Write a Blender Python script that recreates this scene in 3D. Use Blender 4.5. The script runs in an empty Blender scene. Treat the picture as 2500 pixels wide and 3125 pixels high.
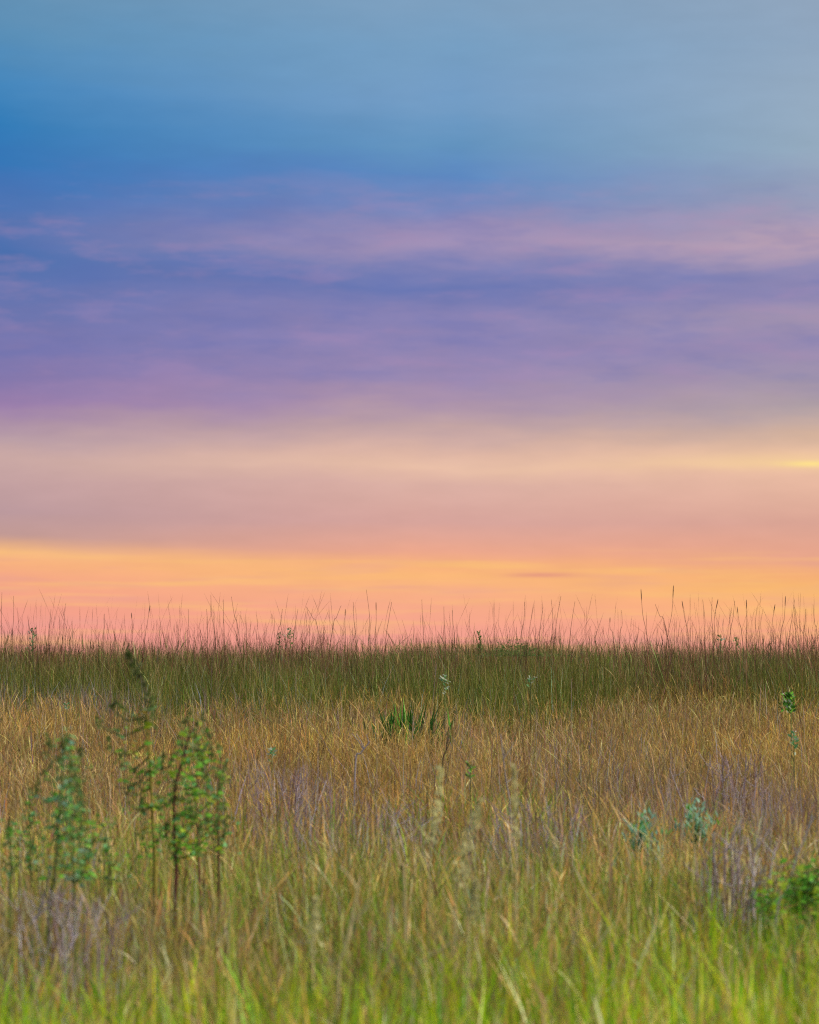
import bpy, math, random
import numpy as np
from mathutils import Vector, Matrix

rng = np.random.default_rng(11)
random.seed(11)
scene = bpy.context.scene
col = scene.collection
R = math.radians

# ------------------------------------------------------------------ camera
EYE = 1.2
FPX = 10417.0                    # focal length in photograph pixels (100 mm on a 24 mm wide frame)
PITCH = 2.32
cam_d = bpy.data.cameras.new('camera')
cam_d.sensor_fit = 'HORIZONTAL'; cam_d.sensor_width = 24.0; cam_d.lens = 100.0
cam_d.clip_start = 0.1; cam_d.clip_end = 20000
cam_d.dof.use_dof = True; cam_d.dof.focus_distance = 19.5; cam_d.dof.aperture_fstop = 5.6
cam = bpy.data.objects.new('camera', cam_d)
cam.location = (0, 0, EYE); cam.rotation_euler = (R(90 + PITCH), 0, 0)
col.objects.link(cam); scene.camera = cam

# ------------------------------------------------------------------ exposure
vs = scene.view_settings
vs.view_transform = 'Standard'; vs.look = 'None'; vs.exposure = 0.0; vs.gamma = 1.0
vs.use_curve_mapping = False
scene.cycles.use_denoising = False      # the photograph keeps its grain
scene.cycles.filter_width = 1.2

# ------------------------------------------------------------------ sky
def lin(c):
    return tuple(((v/255.0)/12.92 if v <= 10 else (((v/255.0)+0.055)/1.055)**2.4) for v in c)

SKY_L = [(0,100,146,181),(150,90,144,185),(300,70,136,190),(400,52,125,185),(500,56,119,184),(560,68,117,182),
 (640,84,118,180),(700,88,116,177),(780,76,113,176),(860,94,116,176),(950,106,118,176),(1050,120,120,176),
 (1150,134,121,173),(1230,156,128,173),(1290,172,144,168),(1350,188,160,168),(1400,204,170,166),(1480,196,161,162),
 (1560,188,154,158),(1630,196,156,150),(1652,222,170,140),(1682,249,189,128),(1712,249,179,128),(1750,248,171,134),(1850,246,162,138),(1950,244,157,148)]
SKY_C = [(0,126,161,193),(150,119,160,196),(300,117,158,198),(450,100,149,193),(540,94,138,194),(620,118,136,189),
 (700,152,141,183),(745,162,146,184),(800,124,129,182),(860,108,121,180),(950,136,131,181),(1050,142,133,181),
 (1150,154,138,179),(1220,170,146,174),(1300,194,164,166),(1380,225,184,166),(1420,234,192,168),(1480,221,177,165),
 (1600,217,166,157),(1680,238,169,142),(1720,249,178,126),(1755,252,186,122),(1810,250,176,134),(1900,248,166,142),(1970,246,161,148)]
SKY_R = [(0,146,166,189),(150,147,169,193),(300,152,173,194),(450,153,174,193),(600,152,160,186),(700,170,157,183),
 (760,192,165,181),(830,148,141,181),(890,142,135,179),(960,166,150,178),(1050,153,140,178),(1150,160,147,174),
 (1250,178,162,166),(1340,214,180,158),(1390,234,192,162),(1420,241,198,161),(1450,235,188,162),(1520,230,180,158),
 (1600,222,167,150),(1700,232,166,140),(1760,247,176,120),(1800,252,189,110),(1850,252,181,120),(1920,250,171,132),(1970,248,165,140)]

world = bpy.data.worlds.new('World'); scene.world = world; world.use_nodes = True
nt = world.node_tree; nt.nodes.clear()
def N(t, **k):
    n = nt.nodes.new(t)
    for a, b in k.items(): setattr(n, a, b)
    return n
def L(a, b): nt.links.new(a, b)
def M(op, a, b=None, c=None):
    n = N('ShaderNodeMath', operation=op)
    for i, v in enumerate((a, b, c)):
        if v is None: continue
        if isinstance(v, (int, float)): n.inputs[i].default_value = v
        else: L(v, n.inputs[i])
    return n.outputs[0]
def MR(v, a, b, c=0.0, d=1.0, it='LINEAR'):
    n = N('ShaderNodeMapRange', interpolation_type=it); n.clamp = True
    L(v, n.inputs[0])
    for i, q in enumerate((a, b, c, d)): n.inputs[i+1].default_value = q
    return n.outputs[0]
def MIX(f, a, b):
    n = N('ShaderNodeMix', data_type='RGBA', blend_type='MIX')
    if isinstance(f, (int, float)): n.inputs[0].default_value = f
    else: L(f, n.inputs[0])
    for i, q in ((6, a), (7, b)):
        if isinstance(q, tuple): n.inputs[i].default_value = (*q, 1)
        else: L(q, n.inputs[i])
    return n.outputs[2]
tc = N('ShaderNodeTexCoord')
sep = N('ShaderNodeSeparateXYZ'); L(tc.outputs['Generated'], sep.inputs[0])
X, Z = sep.outputs[0], sep.outputs[2]
def noise(sx, sz, detail=3.0, off=(0, 0, 0), rough=0.5):
    vm = N('ShaderNodeVectorMath', operation='MULTIPLY_ADD')
    L(tc.outputs['Generated'], vm.inputs[0]); vm.inputs[1].default_value = (sx, sx, sz); vm.inputs[2].default_value = off
    n = N('ShaderNodeTexNoise'); n.inputs['Scale'].default_value = 1.0
    n.inputs['Detail'].default_value = detail; n.inputs['Roughness'].default_value = rough
    L(vm.outputs[0], n.inputs['Vector'])
    return M('SUBTRACT', n.outputs[0], 0.5)
elev = M('ARCSINE', Z)
w1 = noise(14, 60, 2.0, (3, 1, 0))
w2 = noise(45, 240, 4.0, (0, 7, 2), 0.55)
w3 = noise(9, 30, 1.0, (1, 2, 9))
# big soft undulation of the cloud layers, less of it near the horizon
hi = MR(elev, 0.035, 0.075, 0.22, 1.0)
warp = M('MULTIPLY', M('ADD', M('MULTIPLY', w1, 0.012), M('ADD', M('MULTIPLY', w2, 0.007), M('MULTIPLY', w3, 0.010))), hi)
v = M('DIVIDE', M('ADD', elev, warp), 0.2)
vl = M('ADD', v, M('MULTIPLY', MR(X, -0.118, 0.0, 0.0, 0.036), MR(elev, 0.03, 0.05, 1.0, 0.0)))
def ramp(stops, v=v):
    n = N('ShaderNodeValToRGB'); cr = n.color_ramp; cr.interpolation = 'B_SPLINE' if False else 'EASE'
    cr.interpolation = 'CARDINAL' if False else 'LINEAR'
    pts = sorted(((1985 - r)/FPX/0.2, lin(c)) for r, *c in stops)
    while len(cr.elements) < len(pts): cr.elements.new(0.5)
    for e, (p, c) in zip(cr.elements, pts): e.position = p; e.color = (*c, 1)
    L(v, n.inputs[0]); return n.outputs[0]
cl, cc, cr_ = ramp(SKY_L, vl), ramp(SKY_C), ramp(SKY_R)
sky = MIX(MR(X, -0.118, 0.0), cl, cc)
sky = MIX(MR(X, 0.015, 0.125), sky, cr_)
# wisps in the violet cloud deck: rosy lit streaks and blue shaded ones
deck = M('MULTIPLY', MR(elev, 0.068, 0.085, it='SMOOTHSTEP'), MR(elev, 0.125, 0.145, 1.0, 0.0, 'SMOOTHSTEP'))
n4 = noise(34, 170, 7.0, (4, 4, 1), 0.6)
sky = MIX(M('MULTIPLY', MR(n4, 0.01, 0.15), M('MULTIPLY', deck, 0.20)), sky, lin((186, 146, 182)))
sky = MIX(M('MULTIPLY', MR(n4, -0.02, -0.16), M('MULTIPLY', deck, 0.20)), sky, lin((84, 108, 178)))
low = MR(elev, 0.024, 0.032, 1.0, 0.0, 'SMOOTHSTEP')
n5 = noise(13, 330, 6.0, (2, 9, 5), 0.55); n6 = noise(22, 300, 3.0, (8, 1, 3), 0.5)
sky = MIX(M('MULTIPLY', MR(n5, 0.0, 0.2), M('MULTIPLY', low, 0.6)), sky, lin((254, 200, 118)))
sky = MIX(M('MULTIPLY', MR(n6, 0.02, 0.2), M('MULTIPLY', low, 0.30)), sky, lin((226, 160, 150)))
def gauss(x0, r0, a, b):
    dx = M('DIVIDE', M('SUBTRACT', X, (x0 - 1250)/FPX), a/FPX)
    dv = M('DIVIDE', M('SUBTRACT', elev, (1985 - r0)/FPX), b/FPX)
    return M('EXPONENT', M('MULTIPLY', M('ADD', M('MULTIPLY', dx, dx), M('MULTIPLY', dv, dv)), -1.0))
sky = MIX(M('MULTIPLY', gauss(1650, 1756, 110, 7), 0.6), sky, lin((222, 140, 128)))     # thin dark cloud sliver
sky = MIX(M('MULTIPLY', gauss(2360, 1412, 330, 26), 0.4), sky, lin((252, 214, 152)))
sky = MIX(M('MULTIPLY', gauss(2470, 1420, 90, 9), 0.9), sky, lin((255, 226, 140)))   # sunlit gap in the clouds
n7 = noise(50, 190, 5.0, (5, 3, 7), 0.55)
mot = N('ShaderNodeVectorMath', operation='SCALE'); L(sky, mot.inputs[0]); L(M('MULTIPLY_ADD', n7, 0.13, 0.985), mot.inputs[3]); sky = mot.outputs[0]
# the deck goes on overhead, paler and greyer towards the zenith
up = MR(elev, 0.19, 0.75, it='SMOOTHSTEP')
nz = N('ShaderNodeTexSky', sky_type='NISHITA'); nz.sun_disc = False
nz.sun_elevation = R(40); nz.sun_rotation = R(88)
nzs = N('ShaderNodeVectorMath', operation='SCALE'); L(nz.outputs[0], nzs.inputs[0]); nzs.inputs[3].default_value = 0.1
over = MIX(0.75, nzs.outputs[0], (0.62, 0.62, 0.64))
sky = MIX(up, sky, over)
bg = N('ShaderNodeBackground'); L(sky, bg.inputs[0]); bg.inputs[1].default_value = 1.0
wo = N('ShaderNodeOutputWorld'); L(bg.outputs[0], wo.inputs[0])

# ------------------------------------------------------------------ sun (behind thin cloud, off to the right)
sun_d = bpy.data.lights.new('sun', 'SUN'); sun_d.energy = 5.0; sun_d.angle = R(25); sun_d.color = (1.0, 0.86, 0.68)
sun = bpy.data.objects.new('sun', sun_d); col.objects.link(sun)
SAZ, SEL = R(88), R(40)
sdir = Vector((math.sin(SAZ)*math.cos(SEL), math.cos(SAZ)*math.cos(SEL), math.sin(SEL)))
sun.rotation_euler = sdir.to_track_quat('Z', 'Y').to_euler(); sun.location = (20, 10, 15)

# ------------------------------------------------------------------ helpers
TH = R(PITCH)
def at(px, row, d):
    """photograph pixel on the vertical plane at distance d"""
    xc = (px - 1250)/FPX; yc = -(row - 1562.5)/FPX
    dv = Vector((xc, math.cos(TH) - yc*math.sin(TH), math.sin(TH) + yc*math.cos(TH)))
    dv *= d/dv.y
    return Vector((dv.x, d, EYE + dv.z))

_tab = rng.random((256, 256))
def vnoise(x, y, s=0):
    x = np.asarray(x, float) + 17.3*s; y = np.asarray(y, float) + 9.1*s
    xi = np.floor(x).astype(int); yi = np.floor(y).astype(int); fx = x - xi; fy = y - yi
    fx = fx*fx*(3-2*fx); fy = fy*fy*(3-2*fy)
    g = lambda a, b: _tab[a % 256, b % 256]
    return (g(xi, yi)*(1-fx) + g(xi+1, yi)*fx)*(1-fy) + (g(xi, yi+1)*(1-fx) + g(xi+1, yi+1)*fx)*fy

_py = np.array([-4000, -300, -60, -10, 0, 5, 8, 10, 12, 16, 19.5, 22, 24, 26.5, 30, 40, 70, 150, 400, 4000], float)
_pz = np.array([-9, -7, -1.6, -.2, 0, .10, .19, .26, .33, .48, .64, .735, .77, .72, .5, -.1, -1.6, -5, -9, -9], float)
_fy = np.linspace(-70, 160, 4601)
_fz = np.interp(_fy, _py, _pz)
_k = np.hanning(41); _k /= _k.sum()
_fz = np.convolve(np.pad(_fz, 20, mode='edge'), _k, 'valid')
def gz(x, y):
    x = np.asarray(x, float); y = np.asarray(y, float)
    z = np.where((y > -70) & (y < 160), np.interp(y, _fy, _fz), np.interp(y, _py, _pz))
    return z + 0.05*(vnoise(x*0.35+40, y*0.35+40, 3) - 0.5) - 0.004*x

def new_mesh(name, verts, faces_quads, cols=None, smooth=False):
    me = bpy.data.meshes.new(name)
    nv, nf = len(verts), len(faces_quads)
    me.vertices.add(nv); me.vertices.foreach_set('co', np.ascontiguousarray(verts, np.float32).ravel())
    me.loops.add(nf*4); me.loops.foreach_set('vertex_index', np.ascontiguousarray(faces_quads, np.int32).ravel())
    me.polygons.add(nf); me.polygons.foreach_set('loop_start', np.arange(0, nf*4, 4, dtype=np.int32))
    me.update(calc_edges=True)
    if cols is not None:
        a = me.attributes.new('col', 'FLOAT_COLOR', 'POINT')
        a.data.foreach_set('color', np.hstack([cols, np.ones((nv, 1))]).astype(np.float32).ravel())
    if smooth: me.polygons.foreach_set('use_smooth', np.ones(nf, bool))
    me.validate(); return me

def link(name, me, mat=None, parent=None):
    o = bpy.data.objects.new(name, me); col.objects.link(o)
    if mat is not None and me is not None and not me.materials: me.materials.append(mat)
    if parent: o.parent = parent
    return o
def empty(name, loc=(0, 0, 0)):
    o = bpy.data.objects.new(name, None); o.location = loc; o.empty_display_size = 0.1; col.objects.link(o); return o
def tag(o, label, cat, group=None, kind=None):
    o['label'] = label; o['category'] = cat
    if group: o['group'] = group
    if kind: o['kind'] = kind
    return o

def leafy_mat(name, base=None, trans=0.35, rough=0.55, spec=0.25):
    """thin plant tissue: colour from the blade's own attribute or a given base, some light passes through"""
    m = bpy.data.materials.new(name); m.use_nodes = True
    t = m.node_tree; t.nodes.clear(); n = t.nodes.new; l = t.links.new
    out = n('ShaderNodeOutputMaterial'); pr = n('ShaderNodeBsdfPrincipled'); tr = n('ShaderNodeBsdfTranslucent'); mx = n('ShaderNodeMixShader')
    if base is None:
        src = n('ShaderNodeAttribute'); src.attribute_name = 'col'; c = src.outputs['Color']
    else:
        oi = n('ShaderNodeObjectInfo'); hs = n('ShaderNodeHueSaturation'); mr = n('ShaderNodeMapRange')
        mr.inputs[3].default_value = 0.7; mr.inputs[4].default_value = 1.3
        l(oi.outputs['Random'], mr.inputs[0]); l(mr.outputs[0], hs.inputs['Value'])
        tx = n('ShaderNodeTexNoise'); tx.inputs['Scale'].default_value = 6.0
        tco = n('ShaderNodeTexCoord'); l(tco.outputs['Object'], tx.inputs['Vector'])
        mc = n('ShaderNodeMix'); mc.data_type = 'RGBA'
        mc.inputs[6].default_value = (*[v*0.75 for v in base], 1); mc.inputs[7].default_value = (*[min(1, v*1.25) for v in base], 1)
        l(tx.outputs[0], mc.inputs[0]); l(mc.outputs[2], hs.inputs['Color']); c = hs.outputs[0]
    l(c, pr.inputs['Base Color']); l(c, tr.inputs['Color'])
    pr.inputs['Roughness'].default_value = rough; pr.inputs['Specular IOR Level'].default_value = spec
    mx.inputs[0].default_value = trans
    l(pr.outputs[0], mx.inputs[1]); l(tr.outputs[0], mx.inputs[2]); l(mx.outputs[0], out.inputs[0])
    return m
GRASS = leafy_mat('grass_blade', None, 0.28)

def ribbons(P, H, W, lean, bend, droop, profile, ts, c0, c1, phi=None, face=None, ctmix=None):
    """N thin blades as ribbons. P (N,3) bases, H heights, W widths, profile width factors at ts"""
    n = len(P); k = len(ts)
    phi = rng.uniform(0, 2*np.pi, n) if phi is None else phi
    face = rng.uniform(0, np.pi, n) if face is None else face
    ts = np.asarray(ts)[None, :]; pf = np.asarray(profile)[None, :]
    r = (lean[:, None]*ts + bend[:, None]*ts**2.2)*H[:, None]
    z = H[:, None]*(ts - droop[:, None]*ts**4)
    cx = P[:, 0:1] + r*np.cos(phi)[:, None]; cy = P[:, 1:2] + r*np.sin(phi)[:, None]; cz = P[:, 2:3] + z
    wx = 0.5*W[:, None]*pf*np.cos(face)[:, None]; wy = 0.5*W[:, None]*pf*np.sin(face)[:, None]
    V = np.empty((n, k, 2, 3), np.float32)
    V[:, :, 0] = np.stack([cx-wx, cy-wy, cz], -1); V[:, :, 1] = np.stack([cx+wx, cy+wy, cz], -1)
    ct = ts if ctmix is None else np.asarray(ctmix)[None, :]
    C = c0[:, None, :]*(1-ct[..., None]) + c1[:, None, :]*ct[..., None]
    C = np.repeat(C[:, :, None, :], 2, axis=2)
    i = np.arange(n)[:, None]*(k*2) + np.arange(k-1)[None, :]*2
    F = np.stack([i, i+1, i+3, i+2], -1).reshape(-1, 4)
    return V.reshape(-1, 3), F, C.reshape(-1, 3)
def merge(parts):
    vs_, fs, cs, o = [], [], [], 0
    for v_, f, c in parts:
        vs_.append(v_); fs.append(f+o); cs.append(c); o += len(v_)
    return np.vstack(vs_), np.vstack(fs), np.vstack(cs)
def stuff(name, parts, label, cat):
    o = link(name, new_mesh(name, *merge(parts)), GRASS)
    tag(o, label, cat, kind='stuff'); return o
def jitter(base, n, hv=0.12, vv=0.3):
    b = np.asarray(base)[None, :]*np.ones((n, 1))
    return np.clip(b*(1+rng.normal(0, vv, (n, 1)))*(1+rng.normal(0, hv, (n, 3))), 0.004, 0.9)
def pick(palette, n, hv=0.12, vv=0.36):
    pal = np.array([p[1:] for p in palette]); w = np.array([p[0] for p in palette], float); w /= w.sum()
    return np.clip(pal[rng.choice(len(pal), n, p=w)]*(1+rng.normal(0, vv, (n, 1)))*(1+rng.normal(0, hv, (n, 3))), 0.004, 0.9)
def scatter(density, d0, d1, prob=None, margin=1.0):
    """points over the visible wedge of the slope; prob(x, d) keeps a share of them"""
    area = 0.24*(d1*d1-d0*d0)/2*1.08 + 2*margin*(d1-d0)
    n = int(area*density*1.35)
    d = rng.uniform(d0, d1, n); hw = 0.13*d + margin; x = rng.uniform(-1, 1, n)*(0.13*d1+margin)
    keep = np.abs(x) < hw
    keep &= rng.random(n) < np.where(np.abs(x) < 0.13*d, 1.0, 0.6)
    if prob is not None: keep &= rng.random(n) < prob(x, d)
    x, d = x[keep], d[keep]
    return np.stack([x, d, gz(x, d) - 0.01], -1)
def sstep(a, b, v): t = np.clip((v-a)/(b-a), 0, 1); return t*t*(3-2*t)

# ------------------------------------------------------------------ ground
def axis(parts):
    return np.unique(np.concatenate([np.arange(a, b, s) for a, b, s in parts] + [[parts[-1][1]]]))
gx = axis([(-4000, -400, 600), (-400, -60, 40), (-60, -12, 6), (-12, 12, .5), (12, 60, 6), (60, 400, 40), (400, 4000, 600)])
gy = axis([(-4000, -400, 600), (-400, -60, 40), (-60, -5, 5), (-5, 32, .5), (32, 60, 4), (60, 400, 20), (400, 4000, 600)])
gxx, gyy = np.meshgrid(gx, gy)
gv = np.stack([gxx, gyy, np.where(np.abs(gxx) > 60, np.interp(gyy, _py, _pz), gz(gxx, gyy))], -1).reshape(-1, 3)
nx, ny = len(gx), len(gy)
ii = (np.arange(ny-1)[:, None]*nx + np.arange(nx-1)[None, :]).ravel()
ground_me = new_mesh('ground', gv, np.stack([ii, ii+1, ii+nx+1, ii+nx], -1), smooth=True)
gm = bpy.data.materials.new('thatch_soil'); gm.use_nodes = True
t = gm.node_tree; b = t.nodes['Principled BSDF']; b.inputs['Roughness'].default_value = 0.95
tcg = t.nodes.new('ShaderNodeTexCoord'); n1 = t.nodes.new('ShaderNodeTexNoise'); n1.inputs['Scale'].default_value = 9; n1.inputs['Detail'].default_value = 8
t.links.new(tcg.outputs['Object'], n1.inputs['Vector'])
crp = t.nodes.new('ShaderNodeValToRGB'); crp.color_ramp.elements[0].color = (.05, .032, .018, 1); crp.color_ramp.elements[1].color = (.22, .14, .06, 1)
crp.color_ramp.elements[0].position = .3; crp.color_ramp.elements[1].position = .75
t.links.new(n1.outputs[0], crp.inputs[0]); t.links.new(crp.outputs[0], b.inputs['Base Color'])
bp = t.nodes.new('ShaderNodeBump'); bp.inputs['Strength'].default_value = .6; t.links.new(n1.outputs[0], bp.inputs['Height']); t.links.new(bp.outputs[0], b.inputs['Normal'])
ground = link('ground', ground_me, gm); ground['kind'] = 'structure'
ground['label'] = 'brown soil and dead thatch under the prairie grass'; ground['category'] = 'ground'

# ------------------------------------------------------------------ grass stands
T5 = [0, .45, .75, 1.0]; BL = [.9, 1, .7, .08]
THD = [0, .55, .78, .88, 1.0]; HD = [.5, .4, .7, 1.5, .1]     # stem with a seed head
pr = [1, .8, .6, .5, .9, .1]; tt = [0, .4, .7, .84, .93, 1]   # long bare stalk
BRO = 20.5                                                  # where the short dry grass gives way to the tall green stand
def edge(x): return BRO + 2.0*(vnoise(x*0.9+5, x*0+3, 1)-.5) + 1.4*(vnoise(x*3.1+5, x*0+8, 2)-.5)
def clump(x, d): return vnoise(x*7, d*5, 21)*.6 + vnoise(x*2.3, d*1.6, 22)*.4        # tussocks: 0 between, 1 in the middle of one
def tall(P, a=.62, b=.74): return a + b*clump(P[:, 0], P[:, 1])
def gpatch(x, d, px, row, dd, a, b):
    c = at(px, row, dd); wob = 1 + .9*(vnoise(x*4, d*2.2, 31)-.5)
    return np.exp(-(((x-c.x)/a)**2 + ((d-dd)/b)**2)*wob**2*1.3)
def rag(q, x, d, s=0): return np.clip(1.3*q*sstep(.25, .75, .55*vnoise(x*5, d*3, 40+s)+.45*vnoise(x*2.2, d*1.3, 50+s)), 0, 1)
def tone(P, a=.62, b=.76): return (a + b*(.6*vnoise(P[:, 0]*1.9, P[:, 1]*1.3, 61)+.4*vnoise(P[:, 0]*6, P[:, 1]*4, 62)))[:, None]
def leans(n, m, sd): return rng.normal(m, sd, n) + (rng.random(n) < .13)*rng.normal(0, .45, n)
def f_grey(x, d):
    q = gpatch(x, d, 880, 2400, 12.9, .30, 1.0) + gpatch(x, d, 1650, 2500, 11.0, .45, .5) + gpatch(x, d, 2200, 2360, 13.0, .35, 1.3) + .6*gpatch(x, d, 2400, 2480, 11.2, .25, .6)
    q += gpatch(x, d, 150, 2110, 19.2, .7, .6) + .8*gpatch(x, d, 1230, 2470, 11.3, .35, .4) + 1.2*gpatch(x, d, 200, 2800, 8.2, .26, 1.2) + gpatch(x, d, 2230, 2680, 9.0, .22, .9)
    q += .15*gpatch(x, d, 1800, 2300, 14, .8, 2) + .2*gpatch(x, d, 1150, 2330, 14, .2, 1.5)
    return rag(q, x, d, 1)
def f_green(x, d):
    q = gpatch(x, d, 1480, 2580, 10.2, .5, .7) + gpatch(x, d, 1750, 2700, 8.8, .7, 1.0) + gpatch(x, d, 1900, 2700, 8.4, .35, 1.0) + gpatch(x, d, 1300, 2660, 9.2, .6, .8)
    q += 1.3*gpatch(x, d, 2440, 2700, 8.4, .26, .9) + .8*gpatch(x, d, 1450, 2400, 12.2, .5, .7) + gpatch(x, d, 130, 2500, 9.9, .35, 1.5) + .8*gpatch(x, d, 750, 2620, 9.5, .5, 1.0) + .6*gpatch(x, d, 400, 2500, 10.5, .4, 1.0)
    q += .35*sstep(.45, .7, vnoise(x*1.2, d*.6, 33))*sstep(13, 10, d)
    return rag(.85*q + .42*sstep(11.0, 8.0, d), x, d, 2)

# tall green stand on the crest
P = scatter(2900, 17.2, 26.0, lambda x, d: sstep(-2.0, .9, d - edge(x))**1.5*(.3+.7*clump(x, d)), 0.8)
n = len(P); h = (rng.normal(.42, .05, n)*tall(P, .94, .22)*(.80+.20*sstep(-1.2, .6, P[:, 1]-edge(P[:, 0]))) + .10*(vnoise(P[:, 0]*.8, P[:, 1]*.3, 12)-.5)).clip(.18, .58)
c1 = pick([(4, .14, .165, .02), (3, .18, .17, .03), (3.5, .08, .15, .015), (1.5, .30, .21, .06), (1, .46, .44, .15), (.4, .36, .44, .30)], n)
c1 = c1*tone(P, .7, .6)
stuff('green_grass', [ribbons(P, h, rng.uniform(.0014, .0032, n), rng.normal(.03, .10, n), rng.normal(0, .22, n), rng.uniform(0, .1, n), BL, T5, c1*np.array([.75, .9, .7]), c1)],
      'band of tall olive green grass along the crest of the rise', 'grass')

# reddish seed-bearing fuzz of the crest, rising a little over the green
P = scatter(430, 20.4, 24.2, lambda x, d: .3+.7*clump(x, d), 0.8); n = len(P)
h = (rng.normal(.48, .08, n) + .10*(vnoise(P[:, 0]*.8, P[:, 1]*.3, 12)-.5)).clip(.3, .66)
c1 = pick([(2.5, .28, .16, .08), (2, .20, .15, .06), (4, .16, .19, .04), (1.5, .40, .30, .14)], n)
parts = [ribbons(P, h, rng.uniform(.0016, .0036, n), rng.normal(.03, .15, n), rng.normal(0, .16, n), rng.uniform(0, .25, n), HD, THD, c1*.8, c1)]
# fine bare stalks reaching high over the crest
P = scatter(430, 20.6, 24.0, lambda x, d: .08+.92*sstep(.3, .8, vnoise(x*1.4, d*.2, 14)*.5+.5*vnoise(x*6, d*.7, 15)), 1.0); n = len(P)
h = (.47 + rng.gamma(1.5, .072, n)).clip(.38, .88)
c1 = pick([(4, .20, .08, .05), (2, .13, .065, .04), (1, .30, .17, .10)], n)
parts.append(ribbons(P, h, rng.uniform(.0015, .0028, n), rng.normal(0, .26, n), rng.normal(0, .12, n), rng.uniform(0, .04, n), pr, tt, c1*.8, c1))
stuff('seed_stalk_growth', parts, 'thin reddish seed stalks bristling over the crest against the sunset', 'grass')

# short dry tan grass with curled seed heads: the middle of the slope
def p_dry(x, d):
    return sstep(1.5, -1.0, d - edge(x))*sstep(7.2, 11.0, d + 2.4*(vnoise(x*.8, d*.5, 4)-.5))*(1-.5*f_grey(x, d))*(1-.6*f_green(x, d))*(.35+.65*clump(x, d))
P = scatter(2600, 7.6, 22.0, p_dry, 0.7); n = len(P)
h = (rng.normal(.29, .04, n)*tall(P)).clip(.12, .42)
gold = sstep(.35, .65, vnoise(P[:, 0]*1.1, P[:, 1]*.7, 44))[:, None]
cA = pick([(5, .64, .42, .09), (3, .55, .34, .07), (2, .38, .22, .08), (2.4, .76, .56, .20), (1, .36, .31, .06)], n)
cB = pick([(4, .54, .37, .11), (3, .44, .28, .10), (2, .30, .18, .10), (2, .68, .52, .22), (2.5, .32, .33, .06)], n)
c1 = (cA*gold + cB*(1-gold))*tone(P)
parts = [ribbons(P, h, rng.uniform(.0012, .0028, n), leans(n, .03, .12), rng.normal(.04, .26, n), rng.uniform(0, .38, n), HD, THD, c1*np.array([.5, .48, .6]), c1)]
P = scatter(1500, 7.6, 22.0, p_dry, 0.7); n = len(P)
h = (rng.normal(.24, .05, n)*tall(P)).clip(.08, .38)
c1 = pick([(4, .46, .27, .08), (2, .34, .20, .08), (2, .28, .24, .06), (1, .30, .23, .18), (.5, .7, .58, .34)], n)
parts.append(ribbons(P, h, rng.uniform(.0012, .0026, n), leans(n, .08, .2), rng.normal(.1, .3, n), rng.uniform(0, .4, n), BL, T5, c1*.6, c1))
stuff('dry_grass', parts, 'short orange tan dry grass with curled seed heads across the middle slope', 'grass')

# grey and purplish old stalks in patches
P = scatter(1400, 7.0, 20.0, lambda x, d: np.clip(.03 + .97*f_grey(x, d), 0, 1), .7); n = len(P)
h = (rng.normal(.36, .055, n)*tall(P, .82, .4)).clip(.15, .52)
c1 = pick([(3, .29, .22, .23), (2.5, .42, .36, .38), (2.5, .19, .11, .10), (1.0, .34, .36, .50), (1.5, .46, .30, .16)], n)
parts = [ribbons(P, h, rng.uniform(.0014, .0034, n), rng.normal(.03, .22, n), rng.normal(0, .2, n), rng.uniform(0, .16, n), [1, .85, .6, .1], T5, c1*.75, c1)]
# dark reddish single stems standing over the dry grass
P = scatter(7, 9.0, 19.5, lambda x, d: .4+.6*sstep(.4, .6, vnoise(x*2, d, 16)), .6); n = len(P)
c1 = pick([(3, .19, .095, .055), (1, .26, .19, .17), (1, .40, .32, .27)], n)
parts.append(ribbons(P, rng.normal(.47, .08, n).clip(.3, .66), rng.uniform(.0022, .0038, n), rng.normal(.05, .22, n), rng.normal(0, .1, n), rng.uniform(0, .03, n), pr, tt, c1*.8, c1))
stuff('old_stalk_growth', parts, 'greyish purple dead stalks standing in patches among the dry grass', 'dead stalks')

# straw and olive mix of the lower slope
def p_low(x, d): return sstep(12.2, 8.8, d + 2.6*(vnoise(x*.7+3, d*.4, 7)-.5))*sstep(5.2, 6.4, d)*(.35+.65*clump(x, d))*(1-.6*f_grey(x, d))
P = scatter(5200, 5.4, 12.8, p_low, .6); n = len(P)
h = (rng.normal(.31, .05, n)*tall(P)).clip(.1, .48)
right = sstep(-.3, .7, P[:, 0])[:, None]
cA = pick([(4, .52, .46, .11), (3, .64, .50, .17), (2.5, .34, .40, .06), (2.5, .60, .36, .09), (1, .28, .18, .12)], n)
cB = pick([(4, .36, .42, .05), (3, .52, .46, .09), (2.5, .22, .33, .03), (2.3, .60, .37, .08), (1.2, .26, .16, .09)], n)
c1 = (cA*(1-right) + cB*right)*tone(P, .5, 1.0)
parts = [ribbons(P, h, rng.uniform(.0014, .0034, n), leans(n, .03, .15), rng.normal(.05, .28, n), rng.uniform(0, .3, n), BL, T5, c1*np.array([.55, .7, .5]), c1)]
P = scatter(2100, 5.6, 12.2, p_low, .6); n = len(P)
c1 = pick([(3, .64, .50, .20), (3.5, .62, .38, .11), (1.5, .68, .62, .36), (1.2, .26, .16, .09)], n)*tone(P, .6, .8)
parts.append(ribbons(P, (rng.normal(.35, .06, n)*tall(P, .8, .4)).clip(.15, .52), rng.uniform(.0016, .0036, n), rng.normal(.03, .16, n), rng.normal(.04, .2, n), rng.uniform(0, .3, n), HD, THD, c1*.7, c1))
stuff('straw_grass', parts, 'mixed straw coloured and olive grass of the lower slope', 'grass')

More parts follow.
